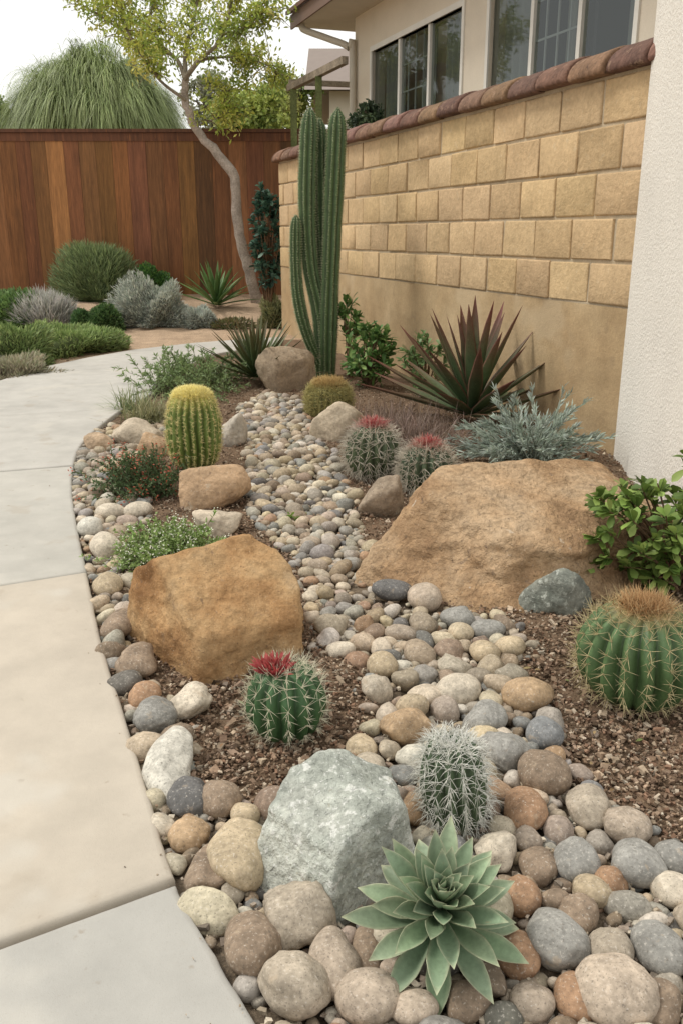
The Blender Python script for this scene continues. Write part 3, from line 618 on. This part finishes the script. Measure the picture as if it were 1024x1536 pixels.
def dome(name,px,py,w,h,n,L,W,pal,prof='lance',lump=.12,up=.5,seg=2,core=(.03,.045,.018),coref=.78):
    p=G(px,py); m=mpp(p); rx=w/2*m; hh=h*m; ry=rx*.85; a=Acc()
    u=rdir(n,-.15,1); k=rng.normal(size=(6,3))*3; ph=rng.uniform(0,6.28,6)
    lf=1+(np.sin(u@k.T+ph)).sum(1)*lump*.4
    rad=lf*rng.uniform(.6,1,n)**.4
    P=u*rad[:,None]*np.array([rx,ry,hh])*.92; P[:,2]=np.maximum(P[:,2],.02)
    P+=np.array([p.x,p.y,p.z])
    d=u*1.0+rdir(n)*.7; d[:,2]+=up
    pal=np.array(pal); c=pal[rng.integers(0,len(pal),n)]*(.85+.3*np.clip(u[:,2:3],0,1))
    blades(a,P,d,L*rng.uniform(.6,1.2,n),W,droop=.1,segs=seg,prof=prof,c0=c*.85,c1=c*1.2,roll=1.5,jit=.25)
    v,f=ICO[3]; lf=1+(np.sin(v@k.T+ph)).sum(1)*lump*.4
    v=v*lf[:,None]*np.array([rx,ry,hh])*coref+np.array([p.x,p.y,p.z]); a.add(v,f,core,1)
    return a.build(name,[M_leaf,M_bark])
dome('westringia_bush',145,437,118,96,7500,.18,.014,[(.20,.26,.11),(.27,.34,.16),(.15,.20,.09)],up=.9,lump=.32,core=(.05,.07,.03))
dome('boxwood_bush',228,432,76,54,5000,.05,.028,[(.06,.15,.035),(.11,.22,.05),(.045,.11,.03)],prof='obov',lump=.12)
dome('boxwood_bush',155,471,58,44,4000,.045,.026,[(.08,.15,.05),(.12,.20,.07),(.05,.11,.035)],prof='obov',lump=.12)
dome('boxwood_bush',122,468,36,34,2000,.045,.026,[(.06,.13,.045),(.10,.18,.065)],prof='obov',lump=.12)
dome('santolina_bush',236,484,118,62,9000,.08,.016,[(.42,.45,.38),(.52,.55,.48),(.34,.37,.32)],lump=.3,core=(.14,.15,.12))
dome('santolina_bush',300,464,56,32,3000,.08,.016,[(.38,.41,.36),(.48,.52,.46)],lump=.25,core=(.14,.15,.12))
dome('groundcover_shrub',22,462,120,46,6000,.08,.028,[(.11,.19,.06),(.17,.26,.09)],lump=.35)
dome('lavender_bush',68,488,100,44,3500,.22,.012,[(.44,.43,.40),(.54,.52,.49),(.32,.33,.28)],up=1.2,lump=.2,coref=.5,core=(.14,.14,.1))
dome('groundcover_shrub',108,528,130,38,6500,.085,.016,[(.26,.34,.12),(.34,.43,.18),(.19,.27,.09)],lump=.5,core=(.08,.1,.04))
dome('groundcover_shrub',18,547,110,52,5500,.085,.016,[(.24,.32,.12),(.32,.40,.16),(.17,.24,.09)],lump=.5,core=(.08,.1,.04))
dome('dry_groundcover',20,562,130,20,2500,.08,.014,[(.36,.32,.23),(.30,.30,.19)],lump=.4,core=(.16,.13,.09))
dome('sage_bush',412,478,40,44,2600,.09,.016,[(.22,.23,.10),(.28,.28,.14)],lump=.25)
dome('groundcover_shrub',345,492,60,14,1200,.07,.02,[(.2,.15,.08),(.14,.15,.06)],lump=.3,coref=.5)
p=G(402,470)
leafy('viburnum_shrub',p.x,p.y+.3,.6,2.15,.24,.22,75,16,.13,.06,[(.035,.08,.055),(.06,.13,.085),(.10,.18,.13)],sr=.012)
# ============================================================ RETAINING WALL
WO=np.array([1.82,5.71]); wd=nrm(np.array([-.339,.941])); wn=np.array([wd[1],-wd[0]])
def Wp(s,o,z): q=WO+wd*s+wn*o; return (q[0],q[1],z)
def wbox(acc,s0,s1,o0,o1,z0,z1,col,mi=0):
    V=[Wp(s,o,z) for s in(s0,s1) for o in(o0,o1) for z in(z0,z1)]
    acc.add(V,np.array([[0,1,3,2],[4,6,7,5],[0,4,5,1],[2,3,7,6],[0,2,6,4],[1,5,7,3]]),col,mi)
wall=empty('garden_wall')
a=Acc(); wbox(a,-.5,7.93,.004,.27,.9,2.36,(.3,.3,.3)); a.build('mortar_core',M_mort,False,wall)
a=Acc(); ns=60; S=np.linspace(-.5,7.95,ns); Zs=np.linspace(-.1,.945,12); V=[]
for s in S:
    for z in Zs: V.append(Wp(s,.0015*math.sin(s*3+z*5)-.002,z))
i=np.arange(ns-1)[:,None]*12; j=np.arange(11)[None]
a.add(V,np.stack([i+j,i+12+j,i+12+j+1,i+j+1],-1).reshape(-1,4),(.4,.3,.2))
wbox(a,-.5,7.95,.004,.28,-.1,.944,(.4,.3,.2)); a.build('stucco_base',M_stuc,False,wall)
bm=bmesh.new(); bmesh.ops.create_cube(bm,size=2); bmesh.ops.bevel(bm,geom=list(bm.edges),offset=.14,segments=2,profile=.6,affect='EDGES')
bv=np.array([v.co[:] for v in bm.verts]); bt=[[v.index for v in f.verts] for f in bm.faces]; bm.free()
bq=np.array([f for f in bt if len(f)==4]); btr=np.array([f for f in bt if len(f)==3])
a=Acc(); ch=.279; BL=.47
for r in range(5):
    z0=.947+ch*r; s=-.5-(BL/2 if r%2 else 0)
    while s<7.93:
        s0,s1=max(s,-.5),min(s+BL*rng.uniform(.98,1.02),7.94)
        if s1-s0>.06:
            hs=(s1-s0)/2-.008-rng.uniform(0,.003); hz=ch/2-.008-rng.uniform(0,.003); th=.05
            v=bv.copy(); sg=np.sign(v); bevel=(1-np.abs(v)).clip(0)
            v=sg*(np.array([hs,th,hz])-bevel*.085)
            v+=rng.normal(0,.0028,v.shape)
            cs=(s0+s1)/2; o=.040+rng.uniform(-.004,.004)
            Pw=np.array([Wp(cs+q[0],o+q[1],z0+ch/2+q[2]) for q in v])
            c=np.array((.54,.39,.225))*rng.uniform(.94,1.06)*np.array([1,rng.uniform(.985,1.015),rng.uniform(.95,1.05)])
            a.add(Pw,[bq,btr] if len(btr) else bq,c)
        s+=BL
a.build('blocks',M_block,True,wall)
a=Acc(); s=-.45; seg=.40
while s<8.0:
    e=min(s+seg,8.04); k=18; th=np.linspace(-.35,math.pi+.35,k); rr=[]
    w0=rng.uniform(-.01,.01); h0=rng.uniform(-.006,.006)
    for (t,sca) in ((0,.80),(.0,.95),(.03,1.0),(.1,1.01),(.3,.99),(.5,.985),(.75,.98),(.9,.97),(.97,.95),(1.0,.9)):
        ss=s+(e-s-.010)*t; sc2=sca*(1+rng.normal()*.008)
        rr.append([Wp(ss,.125+w0+.225*sc2*math.cos(q),2.375+h0+.155*sc2*math.sin(q)*(1 if math.sin(q)>0 else .35)) for q in th])
    n=len(rr); V=np.array(rr).reshape(-1,3)
    i=np.arange(n-1)[:,None]*k; j=np.arange(k)[None]; j2=(j+1)%k
    q=np.stack([i+j,i+j2,i+k+j2,i+k+j],-1).reshape(-1,4)
    V=np.concatenate([V,[Wp(s+.0,.125,2.4)],[Wp(e-.010,.125,2.4)]])
    f1=np.array([[x_,(x_+1)%k,n*k] for x_ in range(k)]); f2=np.array([[(n-1)*k+x_,(n-1)*k+(x_+1)%k,n*k+1] for x_ in range(k)])
    c=np.array((.165,.092,.066))*rng.uniform(.75,1.35)*np.array([1,rng.uniform(.95,1.12),rng.uniform(.88,1.12)])
    a.add(V,[q,f1,f2],c); s+=seg
a.build('clay_cap',M_clay,True,wall)
fp=[(1.80,5.66),(1.50,3.35),(3.3,3.1),(3.6,5.4)]
a=Acc(); V=[(q[0],q[1],-.1) for q in fp]+[(q[0],q[1],6.2) for q in fp]
a.add(V,np.array([[0,1,5,4],[1,2,6,5],[2,3,7,6],[3,0,4,7],[4,5,6,7]]),(.7,.7,.7)); o=a.build('white_stucco_pier',M_white,False)
bv_=o.modifiers.new('b','BEVEL'); bv_.width=.02; bv_.segments=3
# ============================================================ HOUSE
house=empty('stucco_house'); FO=1.6; fz=4.9
wins=[(2.36,4.95,2.93,4.02),(5.62,8.48,2.93,3.94)]
a=Acc(); cr=(.6,.5,.4); se=9.2
cuts=[0.6]+[q for w in wins for q in w[:2]]+[se]
for k in range(0,len(cuts),2): wbox(a,cuts[k],cuts[k+1],FO,FO+.2,-.1,fz,cr)
for (s0,s1,z0,z1) in wins:
    wbox(a,s0,s1,FO+.002,FO+.198,-.1,z0,cr); wbox(a,s0,s1,FO+.002,FO+.198,z1,fz,cr)
wbox(a,se-.2,se,FO+.202,FO+7,-.1,fz,cr); wbox(a,.6,se,FO+6.8,FO+7,-.1,fz-.003,cr); wbox(a,.6,.8,FO+.202,FO+6.8,-.1,fz-.003,cr)
a.build('walls',M_cream,False,house)
a=Acc(); fr=(.70,.68,.62); gl=Acc(); cu=Acc(); dk=Acc()
for wi,(s0,s1,z0,z1) in enumerate(wins):
    o0=FO-.02; o1=FO+.07
    wbox(a,s0-.06,s1+.06,o0,o1,z0-.07,z0,fr); wbox(a,s0-.06,s1+.06,o0,o1,z1,z1+.07,fr)
    wbox(a,s0-.06,s0,o0,o1,z0,z1,fr); wbox(a,s1,s1+.06,o0,o1,z0,z1,fr)
    n=3; ws=(s1-s0)/n
    for k in range(1,n): wbox(a,s0+ws*k-.03,s0+ws*k+.03,FO+.01,FO+.08,z0,z1,fr)
    for k in range(n):
        b0_,b1_=s0+ws*k,s0+ws*(k+1)
        if k==1:
            for g_ in (1,2,3): wbox(a,b0_+ws*g_/4-.010,b0_+ws*g_/4+.010,FO+.05,FO+.065,z0+.01,z1-.01,(.45,.45,.42))
            for g_ in (1,2): wbox(a,b0_+.03,b1_-.03,FO+.052,FO+.063,z0+(z1-z0)*g_/3-.010,z0+(z1-z0)*g_/3+.010,(.45,.45,.42))
    V=[Wp(s0,FO+.045,z0),Wp(s1,FO+.045,z0),Wp(s1,FO+.045,z1),Wp(s0,FO+.045,z1)]; gl.add(V,np.array([[0,1,2,3]]),(1,1,1))
    m=160; S=np.linspace(s0,s1,m); V=[]
    for s_ in S:
        keep=.22+.035*math.sin(s_*38)
        V+= [Wp(s_,FO+keep,z0-.1),Wp(s_,FO+keep,z1+.1)]
    qs=[]
    for k in range(m-1):
        u=k/m
        if (u<.30 or .38<u<.52 or u>.72) if wi else (u<.14 or u>.82 or .46<u<.52): qs.append([2*k,2*k+2,2*k+3,2*k+1])
    cu.add(V,np.array(qs),(.36,.35,.31))
    wbox(dk,s0-.3,s1+.3,FO+1.6,FO+1.65,z0-.6,z1+.4,(.05,.05,.045))  # near-black panel standing in for the dim room behind the glass
a.build('window_frames',M_trim,False,house); gl.build('window_glass',M_glass,False,house); cu.build('curtains',M_curt,True,house); dk.build('dark_room_backing',M_trim,False,house)
a=Acc(); eo=.85; ez=4.50; rs=10.1
wbox(a,.4,rs,eo+.03,FO+.4,ez+.02,ez+.05,(.55,.49,.40))
wbox(a,.4,rs,eo,eo+.028,ez-.02,ez+.18,(.17,.11,.085))
V=[Wp(.4,eo-.06,ez+.185),Wp(rs+.06,eo-.06,ez+.185),Wp(rs+.06,FO+3.5,ez+1.6),Wp(.4,FO+3.5,ez+1.6),Wp(.4,eo-.06,ez+.24),Wp(rs+.06,eo-.06,ez+.24),Wp(rs+.06,FO+3.5,ez+1.66),Wp(.4,FO+3.5,ez+1.66)]
a.add(V,np.array([[0,3,2,1],[4,5,6,7],[0,1,5,4],[1,2,6,5],[2,3,7,6],[3,0,4,7]]),(.16,.085,.065))
wbox(a,se+.002,rs,FO+.4,FO+7,ez+.02,ez+.05,(.55,.49,.40))
a.build('roof',M_trim,False,house)
a=Acc(); tube(a,spline([Wp(se+.6,eo+.1,ez),Wp(se+.55,eo+.12,ez-.08),Wp(se+.2,eo+.4,ez-.25),Wp(se-.05,FO-.12,ez-.4),Wp(se-.08,FO-.07,ez-.65),Wp(se-.08,FO-.07,0)],6),.05,(.5,.46,.38),k=10); a.build('downspout',M_trim,True,house)
# patio cover
pc=empty('patio_cover'); a=Acc(); pp=[(-.77,15.5),(-.336,14.3)]; gcol=(.13,.15,.06)
def bx(acc,x0,x1,y0,y1,z0,z1,col,mi=0):
    V=[(x_,y_,z_) for x_ in(x0,x1) for y_ in(y0,y1) for z_ in(z0,z1)]
    acc.add(V,np.array([[0,1,3,2],[4,6,7,5],[0,4,5,1],[2,3,7,6],[0,2,6,4],[1,5,7,3]]),col,mi)
for q in pp: bx(a,q[0]-.05,q[0]+.05,q[1]-.05,q[1]+.05,H(*q)-.05,3.62,gcol)
a.build('posts',M_bark,False,pc)
a=Acc()
def beam(p0,p1,w,z0,z1,col):
    p0=np.array(p0);p1=np.array(p1); d=nrm(p1-p0); n=np.array([-d[1],d[0]])*w/2
    V=[(*(p+sg*n),z) for p in(p0,p1) for sg in(-1,1) for z in(z0,z1)]
    a.add(V,np.array([[0,1,3,2],[4,6,7,5],[0,4,5,1],[2,3,7,6],[0,2,6,4],[1,5,7,3]]),col)
beam((-.85,15.72),(.05,13.3),.09,3.622,3.72,(.24,.20,.15))
beam((-.85,15.72),(.6,16.1),.08,3.722,3.80,(.30,.26,.2))
a.build('beams',M_bark,False,pc)
nb=empty('neighbor_house'); a=Acc(); bx(a,-.3,6,24,30,0,4.8,(.5,.45,.38)); a.build('walls',M_cream,False,nb)
a=Acc(); V=[(-.9,23.4,4.75),(6.5,23.4,4.75),(6.5,27,6.3),(-.9,27,6.3),(6.5,30.6,4.75),(-.9,30.6,4.75)]; a.add(V,np.array([[0,1,2,3],[3,2,4,5]]),(.25,.2,.17)); a.build('roof',M_trim,False,nb)
a=Acc(); bx(a,.1,1.2,23.96,23.99,2.6,3.9,(.08,.09,.09)); bx(a,.04,.1,23.94,23.985,2.55,3.95,(.6,.6,.58)); bx(a,1.2,1.26,23.94,23.985,2.55,3.95,(.6,.6,.58)); bx(a,.1,1.2,23.94,23.985,3.9,3.96,(.6,.6,.58)); bx(a,.1,1.2,23.94,23.985,2.54,2.6,(.6,.6,.58)); a.build('window',M_trim,False,nb)
# ============================================================ FENCE
fence=empty('wooden_fence'); FY=17.0; ft=D(200,199,FY).z; a=Acc(); x=-13.
while x<2.0:
    w=rng.uniform(.25,.33); c=np.array((.20,.078,.030))*rng.choice([.55,.75,.9,1.05,1.3,1.8],p=[.15,.2,.25,.2,.12,.08])*np.array([1,rng.uniform(.95,1.2),rng.uniform(.8,1.2)])
    yy=FY+rng.uniform(-.004,.004); bx(a,x,x+w-.004,yy,yy+.03,H(0,FY)-.1,ft,c); x+=w
bx(a,-13,2,FY+.036,FY+.05,.1,ft-.02,(.03,.012,.006))
a.build('boards',M_fence,False,fence)
a=Acc(); bx(a,-13,2,FY-.06,FY+.1,ft+.002,ft+.06,(.11,.045,.022)); bx(a,-13,2,FY-.02,FY-.006,ft-.14,ft-.001,(.13,.05,.022)); a.build('rails',M_fence,False,fence)
# ============================================================ TREE
a=Acc(); tb=G(390,449); TY=tb.y
def T(px,py,dy=0):
    p=D(px,py,TY+dy); return np.array((p.x,p.y,p.z))
tr=[np.array((tb.x,tb.y,tb.z-.1)),T(372,400,-.1),T(357,340,-.1),T(352,268,-.05),T(325,230,0),T(292,190,.05),T(279,150,.05),T(278,118,.05)]
S=spline(tr,6); S+=rng.normal(size=S.shape)*.010; tube(a,S,np.interp(np.linspace(0,1,len(S)),[0,.1,.5,1],[.115,.09,.08,.055])*rng.uniform(.93,1.07,len(S)),(.36,.30,.25),k=10,mi=1)
limbs=[([(278,118,0),(300,90,-.2),(330,62,-.4),(345,15,-.5),(352,-60,-.5)],.045),([(278,118,0),(262,85,.2),(215,68,.4),(160,30,.4),(95,-10,.3)],.035),
 ([(278,118,0),(280,70,.2),(295,10,.4),(300,-90,.5)],.045),([(279,150,0),(240,120,-.3),(205,70,-.5),(180,20,-.6),(165,-40,-.6)],.03),
 ([(300,90,-.2),(350,85,.2),(395,95,.4),(425,115,.4)],.025),([(330,62,-.4),(370,40,-.7),(400,10,-.8)],.025),([(262,85,.2),(225,45,.6),(235,-20,.8)],.025),([(292,190,0),(335,170,.3),(345,130,.5)],.018)]
for pts,r0 in limbs:
    P=spline([T(*q) for q in pts],6); n=len(P); tube(a,P,np.linspace(r0,r0*.25,n),(.26,.22,.17),k=6,mi=1)
    m=int(9+len(pts)*7)
    for k in range(m):
        t=rng.uniform(.2,1)**.8; i=min(int(t*(n-1)),n-1); b=P[i]
        d=nrm(rng.normal(size=3)*[1,1,.8]+[0,0,.25]+nrm(P[min(i+1,n-1)]-P[max(i-1,0)])*.6); l=rng.uniform(.2,.62)
        tt=np.linspace(0,1,5)[:,None]; Q=b+d*l*tt; Q[:,2]-=.18*l*tt[:,0]**2*2; tube(a,Q,np.linspace(.010,.003,5),(.22,.18,.1),k=4,mi=1)
        nl=int(rng.uniform(24,54)); u=rng.uniform(.2,1.05,nl)[:,None]; pos=b+d*l*u+rng.normal(size=(nl,3))*.07
        base=np.array([(.36,.42,.07),(.46,.50,.10),(.26,.34,.07),(.55,.53,.14)])[rng.integers(0,4)]
        dd=rdir(nl)*.8+[0,0,-.4]
        blades(a,pos,dd,rng.uniform(.05,.095,nl),.034,droop=.1,segs=2,prof='lance',c0=base,c1=base*1.1,roll=3,jit=.3)
a.build('palo_verde_tree',[M_leaf,M_bark])
a=Acc(); Yw=20.5; c=D(143,180,Yw); m=mpp(c); RX=118*m; RZ=104*m; C0=np.array([c.x,c.y,c.z-.1])
for k in range(210):
    u=rdir(1,-.05,1)[0]; r_=rng.uniform(.72,1.0); b=C0+u*r_*np.array([RX*.92,RX*.8,RZ*.93]); n=120
    tone=rng.uniform(.7,1.25); od=np.array([u[0],u[1],.25+.6*u[2]])
    d=od+rng.normal(size=(n,3))*.38
    col0=np.array((.22,.28,.10))*tone; col1=np.array((.42,.49,.23))*tone
    blades(a,b+rng.normal(size=(n,3))*.10,d,rng.uniform(.25,.95,n),.013,droop=rng.uniform(.7,1.7,n),segs=5,prof='grass',c0=col0,c1=col1,jit=.35)
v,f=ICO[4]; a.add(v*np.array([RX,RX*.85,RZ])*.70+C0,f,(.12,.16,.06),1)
tube(a,[(c.x,c.y,0),(c.x,c.y,c.z)],.25,(.1,.08,.05),mi=1)
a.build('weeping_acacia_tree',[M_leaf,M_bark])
def crown(name,px,py,Yd,w,h,n,L,pal,ncl=26,dens=.33):
    a=Acc(); c=D(px,py,Yd); m=mpp(c); rx=w/2*m; rzz=h/2*m
    C0=np.array(tuple(c)); tube(a,spline([(c.x,c.y,0),(c.x+.1,c.y,c.z*.5),(c.x,c.y,c.z)],4),np.linspace(.16,.05,9),(.15,.12,.09),mi=1)
    pal=np.array(pal)
    for i in range(ncl):
        q=rdir(1)[0]*rng.uniform(.2,1)**.5; cc=C0+q*np.array([rx,rx*.8,rzz])
        tube(a,[C0-[0,0,rzz*.5],(C0+cc)/2,cc],[.05,.03,.01],(.14,.11,.08),k=4,mi=1)
        k=n//ncl; r=rx*dens*rng.uniform(.6,1.2)
        P=cc+rng.normal(size=(k,3))*np.array([r,r,r*.6])*.6
        col=pal[rng.integers(0,len(pal))]*rng.uniform(.75,1.2)
        blades(a,P,rdir(k)+[0,0,-.1],L*rng.uniform(.6,1.2,k),L*.5,droop=.1,segs=2,prof='lance',c0=col*.9,c1=col*1.1,roll=3,jit=.3)
    a.build(name,[M_leaf,M_bark])
YG=[(.30,.38,.09),(.40,.46,.12),(.22,.30,.08),(.46,.48,.18)]
crown('background_tree',385,165,24,130,90,8000,.13,YG,36)
crown('background_tree',315,160,27,80,90,3500,.12,[(.34,.34,.22),(.42,.42,.3),(.28,.3,.18)],26)
crown('background_tree',440,150,28,80,100,4500,.14,YG,26)
crown('background_tree',40,182,40,120,30,3000,.2,[(.36,.34,.26),(.42,.4,.3)],20)
crown('background_tree',-10,172,34,70,50,2500,.18,[(.14,.2,.07),(.2,.26,.1)],18)
crown('hedge_shrub',548,180,13.6,60,40,3000,.06,[(.05,.08,.04),(.09,.13,.06)],22)
# ============================================================ LIGHT / WORLD / CAMERA
w=bpy.data.worlds.new('World'); sc.world=w; w.use_nodes=True; nt=w.node_tree; N=nt.nodes; L=nt.links
bg=N['Background']; bg.inputs['Strength'].default_value=.125
sky=N.new('ShaderNodeTexSky'); sky.sky_type='NISHITA'; sky.sun_disc=False
el=math.radians(54); az=math.radians(-72)
sky.sun_elevation=el; sky.sun_rotation=az
mx=N.new('ShaderNodeMix'); mx.data_type='RGBA'; mx.inputs[0].default_value=.90; L.new(sky.outputs[0],mx.inputs[6]); mx.inputs[7].default_value=(9.5,9.35,8.9,1)
L.new(mx.outputs[2],bg.inputs['Color'])
sd=bpy.data.lights.new('sun','SUN'); sd.energy=2.1; sd.angle=math.radians(14); sd.color=(1,.96,.88)
so=bpy.data.objects.new('sun',sd); sc.collection.objects.link(so)
dirv=Vector((math.sin(az)*math.cos(el),math.cos(az)*math.cos(el),math.sin(el)))
so.rotation_euler=dirv.to_track_quat('Z','Y').to_euler()
cd=bpy.data.cameras.new('camera'); co=bpy.data.objects.new('camera',cd); sc.collection.objects.link(co)
co.location=(0,0,CH); co.rotation_euler=(math.pi/2-PT,0,0)
cd.sensor_fit='VERTICAL'; cd.sensor_height=24; cd.lens=24*F/1536; cd.clip_end=1000; cd.clip_start=.05
sc.camera=co
sc.view_settings.view_transform='Standard'; sc.view_settings.look='None'; sc.view_settings.exposure=0
